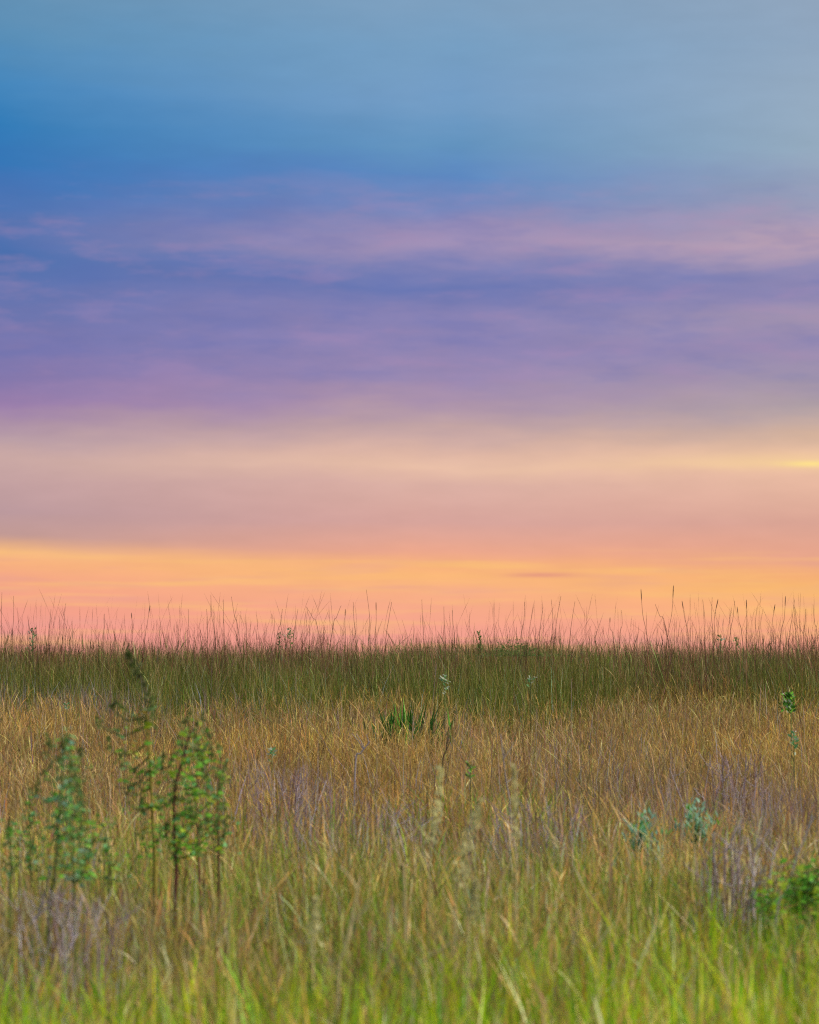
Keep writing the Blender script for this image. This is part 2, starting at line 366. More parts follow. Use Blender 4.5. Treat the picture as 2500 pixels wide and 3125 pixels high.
# green undergrowth blades in patches
P = scatter(1800, 6.2, 14, lambda x, d: f_green(x, d)*.9, .6); n = len(P)
c1 = pick([(4, .20, .38, .02), (3.5, .32, .44, .03), (1, .09, .24, .03), (.7, .16, .32, .14)], n)
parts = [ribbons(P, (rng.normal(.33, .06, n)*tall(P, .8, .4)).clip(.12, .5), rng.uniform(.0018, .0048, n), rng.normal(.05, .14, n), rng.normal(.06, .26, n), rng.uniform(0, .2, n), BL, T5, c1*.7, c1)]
# lush yellow green blades nearest to the camera
def p_near(x, d): return sstep(8.4, 6.6, d + 1.6*(vnoise(x*1.6, d*.8, 9)-.5) - .8*sstep(.15, .75, x))*(.35+.65*clump(x, d))
P = scatter(3000, 4.2, 8.8, p_near, .5); n = len(P)
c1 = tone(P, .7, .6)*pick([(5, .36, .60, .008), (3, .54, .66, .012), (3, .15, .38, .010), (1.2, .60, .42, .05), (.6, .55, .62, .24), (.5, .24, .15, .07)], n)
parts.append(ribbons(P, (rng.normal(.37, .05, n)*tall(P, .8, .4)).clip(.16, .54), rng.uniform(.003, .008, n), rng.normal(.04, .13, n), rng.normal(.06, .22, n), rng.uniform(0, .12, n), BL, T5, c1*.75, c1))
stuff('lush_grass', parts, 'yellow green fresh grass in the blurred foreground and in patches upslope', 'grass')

# ------------------------------------------------------------------ single plants
def tube(pts, radii, sides=6):
    pts = [Vector(p) for p in pts]; V, F = [], []
    for i, p in enumerate(pts):
        tdir = (pts[min(i+1, len(pts)-1)] - pts[max(i-1, 0)]).normalized()
        a = tdir.cross(Vector((.3, 1, .1))).normalized(); b_ = tdir.cross(a)
        for s in range(sides):
            q = 2*math.pi*s/sides; V.append(p + (a*math.cos(q) + b_*math.sin(q))*radii[i])
    for i in range(len(pts)-1):
        for s in range(sides):
            F.append((i*sides+s, i*sides+(s+1) % sides, (i+1)*sides+(s+1) % sides, (i+1)*sides+s))
    return np.array([v[:] for v in V]), np.array(F)
def smooth_line(pts, m=4):
    pts = [Vector(p) for p in pts]; out = []
    for i in range(len(pts)-1):
        p0, p1, p2, p3 = pts[max(i-1, 0)], pts[i], pts[i+1], pts[min(i+2, len(pts)-1)]
        for j in range(m):
            u = j/m
            out.append(.5*((2*p1) + (p2-p0)*u + (2*p0-5*p1+4*p2-p3)*u*u + (3*p1-p0-3*p2+p3)*u**3))
    out.append(pts[-1]); return out
def tube_part(name, pts, r0, r1, mat, parent, m=4, sides=6):
    ln = smooth_line(pts, m) if len(pts) > 2 else [Vector(p) for p in pts]
    k = len(ln); v_, f = tube(ln, [r0 + (r1-r0)*i/(k-1) for i in range(k)], sides)
    off = np.array(parent.location) if parent else 0
    return link(name, new_mesh(name, v_-off, f, smooth=True), mat, parent), ln
def stalk_root(pts):
    """extend a polyline drawn down to the grass tops on to the soil"""
    p, q = Vector(pts[0]), Vector(pts[1]); g = float(gz(p.x, p.y))
    if p.z > g + .02:
        dxy = (p-q); k = min(.6, (p.z-g)/max(.05, -dxy.z)) if dxy.z < 0 else 0
        pts = [Vector((p.x + dxy.x*k*.6, p.y, g-.01))] + [Vector(a) for a in pts]
    return pts
STEM = {'red': (.10, .028, .022), 'yellow': (.30, .26, .04), 'green': (.12, .15, .04), 'grey': (.32, .29, .31), 'brown': (.16, .08, .045), 'dark': (.07, .05, .03), 'straw': (.48, .42, .22)}
SM = {k: leafy_mat(k+'_stem', c, 0.0) for k, c in STEM.items()}
LEAFC = {'green': (.17, .48, .05), 'blue_green': (.15, .42, .16), 'yellow_green': (.36, .50, .03), 'yellow': (.50, .32, .02), 'dark_green': (.13, .19, .05), 'teal': (.27, .50, .38), 'silver': (.45, .55, .42), 'white': (.72, .76, .66), 'forest': (.04, .13, .015), 'bright': (.24, .48, .01), 'straw': (.54, .53, .27), 'lime': (.44, .58, .015)}
LM = {k: leafy_mat(k+'_leaf', c, 0.45) for k, c in LEAFC.items()}

def leaf_mesh(name, mat, w=.55, lobes=0.0, fold=.18, droop=.25):
    ts = [0, .12, .3, .5, .7, .87, 1]; ws = [.04, .5, .95, 1, .75, .4, .03]
    V, F = [], []
    for i, (a, b_) in enumerate(zip(ts, ws)):
        b2 = b_*(1+lobes*(1 if i % 2 else -1)); hw = w*.5*b2; z = -droop*a*a
        V += [(a, -hw, z+fold*hw), (a, 0, z), (a, hw, z+fold*hw)]
    for i in range(len(ts)-1):
        for s in (0, 1):
            q = i*3+s; F.append((q, q+1, q+4, q+3))
    me = new_mesh(name, np.array(V), np.array(F), smooth=True); me.materials.append(mat); return me
LEAVES = {}
def leaf_set(kind):
    if kind not in LEAVES:
        LEAVES[kind] = [leaf_mesh('leaf', LM[kind], w, lb, .2, dr) for w, lb, dr in ((.5, .1, .2), (.62, .15, .35), (.42, .05, .1))]
    return LEAVES[kind]
def put_leaf(parent, pos, direction, length, kind, name='leaf', mesh=None, roll=None):
    o = bpy.data.objects.new(name, mesh or random.choice(leaf_set(kind))); col.objects.link(o); o.parent = parent
    q = Vector(direction).to_track_quat('X', 'Z')
    q = q @ Matrix.Rotation(random.uniform(-1.2, 1.2) if roll is None else roll, 3, 'X').to_quaternion()
    o.location = Vector(pos) - parent.location; o.rotation_mode = 'QUATERNION'; o.rotation_quaternion = q
    o.scale = (length, length, length); return o
def along(line, u):
    f = u*(len(line)-1); i = min(int(f), len(line)-2); return line[i].lerp(line[i+1], f-i)
def rdir(up_=.3):
    a = random.uniform(0, 2*math.pi); return Vector((math.cos(a), math.sin(a), random.uniform(up_-.4, up_+.5))).normalized()

def spike(name, line, rad, n, mat, parent, size=.012):
    """dense flower spike: small clustered seed scales around a line"""
    V, F = [], []; off = parent.location
    for i in range(n):
        u = random.random(); p = along(line, u) + Vector((random.gauss(0, 1), random.gauss(0, 1), random.gauss(0, 1)))*rad*(1-.75*u)*.5
        d_ = (rdir(.8))*size*random.uniform(.6, 1.3); s = d_.cross(rdir(0)).normalized()*size*.35
        k = len(V); p = p-off
        V += [p-d_*.5, p-s, p+d_*.5, p+s]; F.append((k, k+1, k+2, k+3))
    o = link(name, new_mesh(name, np.array([v_[:] for v_ in V]), np.array(F)), mat, parent); o['kind'] = 'stuff'; return o

def weed(name, d, stem_px, r0, r1, stem_mat, branches, label, kinds, leaf_len, group=None, per=11, top_leaves=14, spikes=True, depth=.13, cat='weed', narrow=False):
    """branches: (u on stem, end px, end row, leaves factor)"""
    base = stalk_root([at(px, rw, d) for px, rw in stem_px])
    root = empty(name, base[0]); tag(root, label, cat, group)
    _, ln = tube_part('stem', base, r0, r1, SM[stem_mat], root)
    cx0 = sum(p for p, _ in stem_px)/len(stem_px)
    for u, px, rw, f in branches:
        s = along(ln, u); e = at(cx0+(px-cx0)*1.16, rw, d); e.y += random.uniform(-depth, depth)
        mid = s.lerp(e, .5) + Vector((0, 0, -.012 - .12*abs(e.x-s.x)))
        br, bl = tube_part('branch', [s, mid, e], r1*1.0, r1*.4, SM['green'], root, 4, 5)
        nl = max(3, int(per*f)); lines = [bl, bl]; ext = max(.03, (e-s).length*.45)
        for q in range(0 if narrow else 3):
            a = along(bl, .25+.22*q); sd = (-1)**q
            b2 = a + Vector((sd*random.uniform(.25, .6)*ext, random.uniform(-.5, .5)*ext, random.uniform(.1, .75)*ext))
            tube_part('twig', [a, a.lerp(b2, .5)-Vector((0, 0, .006)), b2], r1*.45, r1*.25, SM['green'], root, 2, 4)
            lines.append([a, a.lerp(b2, .5)-Vector((0, 0, .006)), b2])
        for i in range(nl):
            w = (i+.6)/nl; p = along(lines[i % len(lines)], w) + Vector((random.gauss(0, .010), random.gauss(0, .010), random.gauss(0, .010)))
            kd = random.choices([k for k, _ in kinds], [q for _, q in kinds])[0]
            lf = put_leaf(root, p, rdir(1.6 if narrow else .1), leaf_len*random.uniform(.5, 1.25)*(1.15-.45*w), kd)
            if narrow: lf.scale.y *= .55
        if spikes and random.random() < .7:
            spike('seed_spike', [e, e + Vector((random.gauss(0, .01), 0, .05*f))], .012, 22, LM['dark_green'], root)
    for i in range(top_leaves):
        u = random.uniform(.45, .98); p = along(ln, u)
        put_leaf(root, p, rdir(.2), leaf_len*random.uniform(.5, 1.1), random.choices([k for k, _ in kinds], [q for _, q in kinds])[0])
    return root, ln
KG = [('green', 5), ('blue_green', 2.4), ('yellow_green', 2.2), ('yellow', .25), ('dark_green', .8)]
# the tall one: yellow stem, dark drooping flower spike that reaches up to the skyline
wA, lnA = weed('tall_weed', 9.2, [(472, 2800), (472, 2690), (472, 2606), (465, 2500), (461, 2397), (456, 2314), (449, 2230), (446, 2165)], .0062, .003, 'yellow',
  [(.95, 355, 2158, .35), (.9, 318, 2212, .5), (.82, 345, 2290, .7), (.76, 372, 2340, .9), (.7, 362, 2405, 1.1), (.74, 520, 2330, .7), (.62, 420, 2390, .8), (.55, 395, 2450, .9), (.55, 520, 2430, .9), (.45, 430, 2480, .8), (.42, 500, 2510, .8), (.35, 440, 2560, .6), (.66, 480, 2300, .6)],
  'tallest weed on the left, yellow stem and dark flower spike reaching the skyline', KG, .023, 'leafy weeds in the left foreground', per=23)
sp = smooth_line([at(446, 2165, 9.2), at(444, 2110, 9.2), at(424, 2055, 9.2), at(402, 2015, 9.2), at(388, 1988, 9.2)])
spike('flower_spike', sp, .026, 130, LM['dark_green'], wA, .013)
tube_part('spike_axis', sp, .0028, .001, SM['dark'], wA, 1)
spike('flower_spike', smooth_line([at(450, 2230, 9.2), at(462, 2180, 9.2), at(470, 2120, 9.2)]), .018, 60, LM['dark_green'], wA, .012)
spike('flower_spike', smooth_line([at(440, 2210, 9.2), at(400, 2180, 9.2), at(362, 2150, 9.2)]), .012, 60, LM['dark_green'], wA, .011)
# dark red stem, bushy leaves
weed('red_stemmed_weed', 9.0, [(528, 2870), (535, 2750), (538, 2650), (532, 2560), (531, 2480), (536, 2400), (560, 2310), (582, 2230)], .0062, .0026, 'red',
  [(.97, 560, 2215, .7), (.97, 605, 2225, .9), (.92, 632, 2262, .8), (.9, 540, 2290, .8), (.86, 600, 2300, 1.2), (.8, 575, 2350, 1.2), (.78, 500, 2360, 1.0), (.74, 640, 2340, 1.0), (.7, 610, 2400, 1.4), (.68, 490, 2420, 1.0), (.62, 655, 2420, 1.2), (.6, 570, 2440, 1.4), (.55, 620, 2470, 1.4), (.52, 500, 2480, 1.0), (.5, 590, 2500, 1.3), (.46, 640, 2530, 1.2), (.44, 555, 2540, 1.1), (.42, 510, 2550, .8), (.42, 605, 2560, .9)],
  'bushy weed with dark red stem right of the tallest weed', KG, .023, 'leafy weeds in the left foreground', per=15)
weed('slender_weed', 9.3, [(668, 2640), (667, 2560), (666, 2470), (668, 2390), (676, 2310)], .004, .002, 'brown',
  [(.95, 668, 2300, .5), (.9, 655, 2370, .8), (.85, 695, 2375, .9), (.7, 645, 2440, .9), (.65, 690, 2450, .8), (.55, 700, 2505, 1.0), (.5, 640, 2520, 1.0), (.42, 690, 2540, .9), (.35, 712, 2570, .6)],
  'slender weed with brown stem at the right edge of the weed clump', KG, .022, 'leafy weeds in the left foreground', per=10, top_leaves=8)
# blurred dusty one to the left
KB = [('blue_green', 4), ('green', 3), ('dark_green', 1.5), ('teal', 1.2)]
weed('dusty_weed', 8.2, [(150, 2800), (165, 2690), (176, 2560), (184, 2440), (190, 2330), (188, 2230)], .0045, .002, 'green',
  [(.97, 200, 2250, .7), (.93, 152, 2280, .7), (.9, 215, 2300, .9), (.85, 175, 2330, 1.1), (.8, 225, 2380, .9), (.78, 140, 2370, 1.0), (.7, 205, 2420, 1.2), (.68, 120, 2420, .8), (.62, 240, 2470, .9), (.6, 160, 2480, 1.2), (.52, 215, 2520, 1.2), (.5, 120, 2530, 1.0), (.42, 255, 2560, .9), (.4, 170, 2590, 1.0), (.35, 110, 2610, .9)],
  'dusty blue green weed, most blurred, leftmost of the tall weeds', KB, .021, 'leafy weeds in the left foreground', per=15)
weed('low_weed', 8.8, [(330, 2740), (335, 2660), (325, 2580), (318, 2510)], .004, .002, 'green',
  [(.95, 305, 2480, .7), (.9, 345, 2490, .8), (.8, 290, 2530, .9), (.75, 360, 2540, 1.0), (.6, 300, 2580, .9), (.55, 365, 2590, .9), (.45, 340, 2620, .8), (.4, 285, 2630, .8), (.35, 375, 2640, .6)],
  'low green weed between the dusty weed and the tallest weed', [('green', 3), ('blue_green', 3), ('yellow_green', 2), ('dark_green', 2)], .021, 'leafy weeds in the left foreground', per=10, spikes=False)
weed('low_weed', 8.3, [(30, 2740), (34, 2660), (30, 2580), (25, 2520)], .004, .002, 'green',
  [(.95, 12, 2500, .7), (.9, 50, 2500, .8), (.8, 5, 2550, .8), (.75, 62, 2550, .9), (.6, 15, 2600, .9), (.55, 70, 2610, .8), (.45, 45, 2640, .7)],
  'low green weed at the left edge of the photo', [('green', 3), ('blue_green', 3), ('dark_green', 3)], .021, 'leafy weeds in the left foreground', per=9, spikes=False)

weed('bushy_weed', 9.5, [(612, 2760), (608, 2660), (604, 2560), (600, 2460), (604, 2340), (610, 2270)], .0042, .0022, 'brown',
  [(.97, 596, 2245, .8), (.95, 632, 2262, .8), (.9, 572, 2300, .9), (.88, 650, 2310, .9), (.8, 620, 2350, 1.1), (.75, 560, 2380, 1.1), (.72, 668, 2380, 1.0), (.65, 640, 2430, 1.2), (.6, 580, 2460, 1.2), (.55, 665, 2480, 1.1), (.5, 620, 2520, 1.2), (.45, 575, 2540, 1.0), (.42, 655, 2560, 1.0)],
  'bushy green weed half hidden behind the red stemmed one', KG, .022, 'leafy weeds in the left foreground', per=18, top_leaves=10)
weed('feathery_weed', 8.0, [(228, 2800), (224, 2690), (220, 2560), (216, 2440), (214, 2340)], .0035, .0018, 'green',
  [(.97, 204, 2310, .8), (.95, 232, 2320, .8), (.88, 190, 2370, 1), (.85, 246, 2380, 1), (.75, 200, 2430, 1.2), (.72, 250, 2440, 1.2), (.62, 190, 2500, 1.2), (.6, 258, 2500, 1.2), (.5, 205, 2560, 1.2), (.48, 255, 2570, 1.2), (.4, 185, 2610, 1), (.38, 262, 2620, 1)],
  'soft feathery green weed right behind the dusty weed', KB, .015, 'leafy weeds in the left foreground', per=20, top_leaves=10)

# dead twiggy clumps, greyish mauve
SM['mauve'] = leafy_mat('mauve_stem', (.26, .20, .25), 0.0); SM['ash'] = leafy_mat('ash_stem', (.50, .46, .54), 0.0)
def dead_clump(d, cx, top, w, n, label):
    c = at(cx, top, d); g = float(gz(c.x, d)); root = empty('dead_shrub', (c.x, d, g)); tag(root, label, 'dead shrub', 'twiggy grey dead shrubs in the grass')
    for i in range(n):
        e = at(cx + random.gauss(0, .5)*w, top + abs(random.gauss(0, 1))*45, d); e.y += random.gauss(0, .08)
        b0 = Vector((c.x + (e.x-c.x)*.45 + random.gauss(0, .02), d + random.gauss(0, .05), g - .01))
        mat = random.choice(('mauve', 'mauve', 'ash', 'brown'))
        st, ln = tube_part('stem', [b0, b0.lerp(e, .55) + Vector((random.gauss(0, .015), 0, 0)), e], .0019, .0009, SM[mat], root, 3, 4)
        for q in range(3):
            a = along(ln, random.uniform(.5, .92)); b2 = a + Vector((random.gauss(0, .035), random.gauss(0, .03), random.uniform(.02, .07)))
            v_, f = tube([a, a.lerp(b2, .5) + Vector((0, 0, -.004)), b2], [.0011, .0009, .0006], 4)
            link('twig', new_mesh('twig', v_ - np.array(root.location), f), SM[mat], st)
dead_clump(12.6, 880, 2330, 150, 26, 'wide greyish mauve dead shrub in the dry grass right of the weeds')
dead_clump(11.2, 1640, 2440, 150, 26, 'mauve dead shrub in the dry grass left of the sage plants')
dead_clump(13.0, 2240, 2290, 150, 30, 'tall mauve dead shrub in the dry grass below the bushy green sprig')
dead_clump(9.0, 2225, 2540, 130, 38, 'grey dead shrub among the bare twigs near the right edge')
dead_clump(8.0, 190, 2700, 150, 26, 'grey dead shrub below the dusty weed in the lower left')
dead_clump(11.4, 1210, 2440, 110, 18, 'small mauve dead shrub left of the pale feathery grass heads')

# leafy sprigs: foliage too fine to pick apart stays one part
def sprig(name, d, px, top, bottom, wpx, nleaf, size, kinds, label, cat='sprig', group=None, lean=0, tips=0, stem='green', white=0):
    a, b_ = at(px, bottom, d), at(px+lean, top, d)
    base = stalk_root([a, a.lerp(b_, .4), b_]); root = empty(name, base[0]); tag(root, label, cat, group)
    _, ln = tube_part('stem', base, .0028, .0014, SM[stem], root, 3)
    wm = wpx/FPX*d*.5; hgt = b_.z-a.z
    for kind, share in kinds:
        V, F = [], []
        for i in range(int(nleaf*share)):
            u = random.random()**.8; q = a.lerp(b_, u); dr = rdir(.75)
            p = q + Vector((random.gauss(0, .5)*wm, random.gauss(0, .5)*wm, random.gauss(0, .04)*hgt))*(1.05-.6*u) - root.location
            ln_ = size*random.uniform(.6, 1.3); s = dr.cross(rdir(0)).normalized()*ln_*.2; k = len(V)
            V += [p, p+dr*ln_*.5-s, p+dr*ln_, p+dr*ln_*.5+s]; F.append((k, k+1, k+2, k+3))
        if V: link('foliage', new_mesh('foliage', np.array([v_[:] for v_ in V]), np.array(F)), LM[kind], root)
    for i in range(white):
        p = a.lerp(b_, random.uniform(.55, 1)) + Vector((random.gauss(0, .6)*wm, random.gauss(0, .4)*wm, .01))
        put_leaf(root, p, rdir(1.0), size*.42, 'white', 'flower')
    return root
CG = 'sprigs rising from the crest'
sprig('leafy_sprig', 21.6, 100, 1918, 1990, 26, 46, .022, [('dark_green', .6), ('silver', .25), ('blue_green', .3)], 'leafy sprig on the crest near the left edge of the skyline', group=CG)
sprig('leafy_sprig', 21.5, 852, 1932, 1985, 16, 26, .02, [('dark_green', .7), ('blue_green', .3)], 'narrow sprig on the crest just left of the forked sprig', group=CG)
sprig('forked_sprig', 21.5, 885, 1922, 1990, 44, 60, .022, [('dark_green', .8), ('silver', .15)], 'forked leafy sprig with budded tips on the left half of the crest', group=CG)
sprig('budded_sprig', 21.5, 1468, 1930, 1988, 14, 60, .018, [('forest', .5), ('dark_green', .6)], 'dense upright dark sprig on the crest beside the low bush', group=CG, lean=-6)
sprig('leafy_sprig', 21.6, 2200, 1940, 1990, 22, 30, .02, [('dark_green', .5), ('silver', .4)], 'pale tipped sprig on the right half of the crest', group=CG)
sprig('leafy_sprig', 21.6, 2248, 1946, 1990, 22, 26, .02, [('dark_green', .8), ('blue_green', .3)], 'dark sprig right of the pale tipped sprig on the crest', group=CG)
# low bush on the crest
bc = at(1570, 1998, 21.4); bush = empty('low_bush', (bc.x, bc.y, float(gz(bc.x, bc.y)))); tag(bush, 'low loose green bush on the crest right of centre', 'bush')
V, F = [], []
for i in range(620):
    x = random.gauss(0, 55); q = at(1575+x, 2004 - random.random()**1.6*(50*math.exp(-(x/90)**2)*random.uniform(.5, 1.1)) , 21.4 + random.gauss(0, .1)) - bush.location
    dr = rdir(.6); s = dr.cross(rdir(0)).normalized()*.004; k = len(V); ll = random.uniform(.012, .026)
    V += [q, q+dr*ll*.5-s, q+dr*ll, q+dr*ll*.5+s]; F.append((k, k+1, k+2, k+3))
link('foliage', new_mesh('foliage', np.array([v_[:] for v_ in V]), np.array(F)), LM['dark_green'], bush)
sprig('bushy_sprig', 16.6, 2415, 2118, 2180, 52, 130, .026, [('forest', .55), ('green', .45), ('silver', .12)], 'bushy bright green sprig with white tips near the right edge', lean=-8, white=6)
sprig('white_flowered_sprig', 18.6, 1358, 2062, 2120, 40, 40, .024, [('blue_green', .5), ('silver', .35)], 'grey green sprig with tiny white flowers behind the dark green clump', white=8)
sprig('white_flowered_sprig', 14.6, 2424, 2236, 2310, 20, 26, .024, [('blue_green', .7), ('silver', .3)], 'upright stem with a cluster of white flowers below the bushy green sprig', white=9)
sprig('white_flowered_sprig', 14.4, 830, 2288, 2330, 18, 20, .022, [('silver', .5), ('blue_green', .5)], 'small white flowered sprig in the dry grass right of the weeds', white=7)
sprig('white_flowered_sprig', 18.4, 1620, 2068, 2100, 30, 16, .02, [('silver', .5), ('blue_green', .5)], 'small white flowered sprig at the foot of the green band right of centre', white=6)
sprig('white_flowered_sprig', 18.0, 204, 2150, 2170, 12, 14, .02, [('silver', .5), ('blue_green', .5)], 'tiny pale sprig in the dry grass left of the tall flower spike', white=4)
sprig('leafy_sprig', 12.6, 1436, 2334, 2380, 26, 22, .024, [('dark_green', .6), ('green', .4)], 'small green sprig among dry grass near the middle', white=2)

# clumps of separate blade-like leaves
def blade_mesh(name, mat, w, bend, seg=6, fold=.25):
    V, F = [], []
    for i in range(seg+1):
        u = i/seg; hw = w*.5*(.75+.5*u if u < .4 else (1-((u-.4)/.6)**1.8)*.97+.02); x = bend*u*u
        V += [(x, -hw, u), (x-fold*hw, 0, u), (x, hw, u)]
    for i in range(seg):
        for s in (0, 1):
            q = i*3+s; F.append((q, q+1, q+4, q+3))
    me = new_mesh(name, np.array(V), np.array(F), smooth=True); me.materials.append(mat); return me
BM = {}
def blade_clump(name, d, cx, row, n, spread, hpx, wid, kinds, label, cat, group=None, tilt=.3, lows=.5):
    c = at(cx, row, d); g = float(gz(c.x, c.y)); root = empty(name, (c.x, d, g)); tag(root, label, cat, group)
    for i in range(n):
        k = random.choices([q for q, _ in kinds], [q for _, q in kinds])[0]
        key = (k, wid)
        if key not in BM: BM[key] = [blade_mesh('leaf_blade', LM[k], wid, bn) for bn in (.05, .16, .3)]
        o = bpy.data.objects.new('leaf_blade', random.choice(BM[key])); col.objects.link(o); o.parent = root
        a = random.uniform(0, 2*math.pi); r_ = random.random()**.6*spread*.5/FPX*d
        lx = random.gauss(0, .5)*spread/FPX*d*.7; ly = math.sin(a)*r_
        top = at(cx, row, d).z - g
        hh = top*random.uniform(lows, 1.0)*(1.0 - .35*min(1, abs(lx)/(spread/FPX*d)))
        o.location = (lx, ly, float(gz(c.x+lx, d+ly)) - g - .01)
        o.rotation_euler = (random.gauss(0, tilt*.7), random.gauss(0, tilt*.5) + lx*.8, random.uniform(0, 6.28))
        o.scale = (hh, hh, hh)
    return root
blade_clump('green_clump', 17.2, 1245, 2104, 110, 130, 90, .042, [('forest', 5), ('green', 1.2)], 'dark green clump of upright leaves at the centre of the dry grass', 'plant', tilt=.22, lows=.78)
blade_clump('green_clump', 17.4, 1400, 2130, 9, 60, 90, .050, [('forest', 3), ('green', 2)], 'few dark green leaves just right of the central dark green clump', 'plant', tilt=.25)
KS = [('teal', 5), ('blue_green', .8), ('green', .8)]
def sage(d, cx, top, w, n, label):
    br = []
    for i in range(n):
        x = (i+.5)/n*2-1; br.append((random.uniform(.35, .8), cx + x*w + random.uniform(-8, 8), top + 70*abs(x)**1.6 + random.uniform(-14, 40), random.uniform(.8, 1.2)))
    weed('sage_plant', d, [(cx, top+190), (cx, top+120), (cx, top+50)], .004, .002, 'green', br, label, KS, .036, 'two sage plants on the right', per=22, spikes=False, depth=.08, cat='plant', narrow=True)
sage(11.2, 2128, 2440, 56, 12, 'pale teal sage plant with upright leaves, taller of the two')
sage(11.0, 1968, 2476, 60, 12, 'shorter and greyer sage plant left of the taller pale teal one')
KL = [('green', 5), ('forest', .6), ('yellow_green', 2), ('blue_green', 1)]
def spread_plant(d, cx, top, w, n, label):
    br = []
    for i in range(n):
        x = (i+.5)/n*2-1; br.append((random.uniform(.1, .7), cx + x*w + random.uniform(-14, 14), top + 50*abs(x) + random.uniform(-15, 120)*(.3+.7*(i % 2)), random.uniform(.8, 1.2)))
    weed('broad_leaved_plant', d, [(cx, top+190), (cx+4, top+120), (cx, top+50)], .004, .0025, 'green', br, label, KL, .027, per=19, spikes=False, cat='plant')
spread_plant(8.6, 2465, 2600, 80, 15, 'lush broad leaved green plant at the right edge beside the grey twigs')
spread_plant(8.8, 2345, 2640, 80, 9, 'smaller green plant among the grey twigs left of the lush one')
weed('low_weed', 8.6, [(255, 2740), (250, 2660), (246, 2560), (250, 2470)], .0035, .002, 'green',
  [(.95, 262, 2430, .7), (.9, 232, 2440, .7), (.8, 280, 2480, .9), (.75, 220, 2500, 1.0), (.6, 275, 2540, 1), (.55, 225, 2560, 1), (.45, 270, 2600, 1), (.4, 230, 2620, .9)],
  'low green weed just right of the dusty weed', [('green', 3), ('blue_green', 3), ('yellow_green', 1), ('dark_green', 2)], .021, 'leafy weeds in the left foreground', per=13, spikes=False)
weed('low_weed', 9.4, [(95, 2700), (92, 2620), (90, 2520), (88, 2430)], .0035, .002, 'green',
  [(.95, 78, 2400, .7), (.9, 105, 2410, .7), (.8, 70, 2450, .9), (.75, 118, 2460, 1.0), (.6, 66, 2510, 1), (.55, 112, 2530, 1), (.45, 75, 2570, 1), (.4, 120, 2590, .9)],
  'low green weed just left of the dusty weed', [('green', 3), ('blue_green', 2), ('dark_green', 3)], .021, 'leafy weeds in the left foreground', per=13, spikes=False)
FG = 'bright green grass tufts at the bottom edge'
blade_clump('grass_tuft', 6.2, 1630, 2985, 34, 130, 150, .026, [('bright', 3), ('lime', 1)], 'bright green blurred grass tuft at the bottom right of centre', 'grass tuft', FG, tilt=.15)
blade_clump('grass_tuft', 6.2, 2380, 2880, 60, 240, 200, .024, [('bright', 2), ('lime', 3)], 'largest bright green blurred tuft in the bottom right corner', 'grass tuft', FG, tilt=.22)
blade_clump('grass_tuft', 6.4, 110, 2790, 20, 140, 250, .022, [('bright', 2), ('lime', 2)], 'bright green blurred tuft with tall blades in the bottom left corner', 'grass tuft', FG, tilt=.14)
blade_clump('grass_tuft', 6.2, 2050, 3010, 34, 260, 150, .022, [('bright', 2), ('lime', 3)], 'yellow green blurred tuft at the bottom between the two right hand tufts', 'grass tuft', FG, tilt=.18)
blade_clump('grass_tuft', 6.2, 930, 3030, 26, 220, 150, .022, [('bright', 2), ('lime', 3)], 'low yellow green blurred tuft at the bottom left of the bent straw', 'grass tuft', FG, tilt=.18)
blade_clump('grass_tuft', 6.2, 560, 2985, 34, 240, 150, .022, [('bright', 2), ('lime', 3)], 'yellow green blurred tuft at the bottom below the weeds', 'grass tuft', FG, tilt=.18)

# weathered grey twigs
def twig(d, px, label, r=.003, mat='grey', name='dead_twig', cat='twig', group='bare grey twigs'):
    pts = stalk_root([at(a, b_, d) for a, b_ in px]); root = empty(name, pts[0]); tag(root, label, cat, group)
    _, ln = tube_part('stem', pts, r, r*.5, SM[mat], root)
    for i in range(3):
        s = along(ln, random.uniform(.5, .9)); e = s + Vector((random.uniform(-.05, .05), random.uniform(-.04, .04), random.uniform(.03, .07)))
        tube_part('side_twig', [s, s.lerp(e, .5)+Vector((.004, 0, 0)), e], r*.5, r*.25, SM[mat], root, 2, 5)
twig(8.7, [(2370, 2795), (2402, 2720), (2430, 2620), (2455, 2560), (2482, 2490)], 'longest bare grey twig leaning right at the right edge', .0034)
twig(8.7, [(2284, 2790), (2300, 2730), (2322, 2670), (2338, 2640)], 'short grey twig left of the longest leaning one', .0034)
twig(9.0, [(2188, 2760), (2184, 2680), (2178, 2600), (2180, 2540)], 'upright grey twig, leftmost of those on the right', .0034)
twig(9.2, [(2212, 2640), (2226, 2590), (2240, 2540), (2252, 2500)], 'grey twig leaning right above the purplish stalks', .0034)
twig(9.2, [(2300, 2640), (2312, 2590), (2322, 2540)], 'short grey twig above the short one beside the longest', .0034)
twig(8.2, [(100, 2850), (118, 2790), (138, 2720), (156, 2640)], 'grey twig leaning right in the lower left corner', .0034)
twig(7.8, [(195, 2880), (184, 2830), (172, 2775)], 'grey twig leaning left in the lower left corner', .0034)
twig(7.6, [(300, 2890), (292, 2830), (282, 2760)], 'grey twig below the low green weed', .0034)
twig(12.4, [(1558, 2480), (1548, 2400), (1538, 2330), (1528, 2240)], 'long thin grey stem standing in the dry grass right of centre', .0028)
twig(13.8, [(1085, 2330), (1100, 2300), (1120, 2275), (1130, 2262)], 'pale dead twig leaning right in the dry grass left of centre', .004)
twig(14.0, [(1350, 2340), (1362, 2290), (1370, 2220)], 'dark thin stem below the dark green clump', .0035, 'dark')

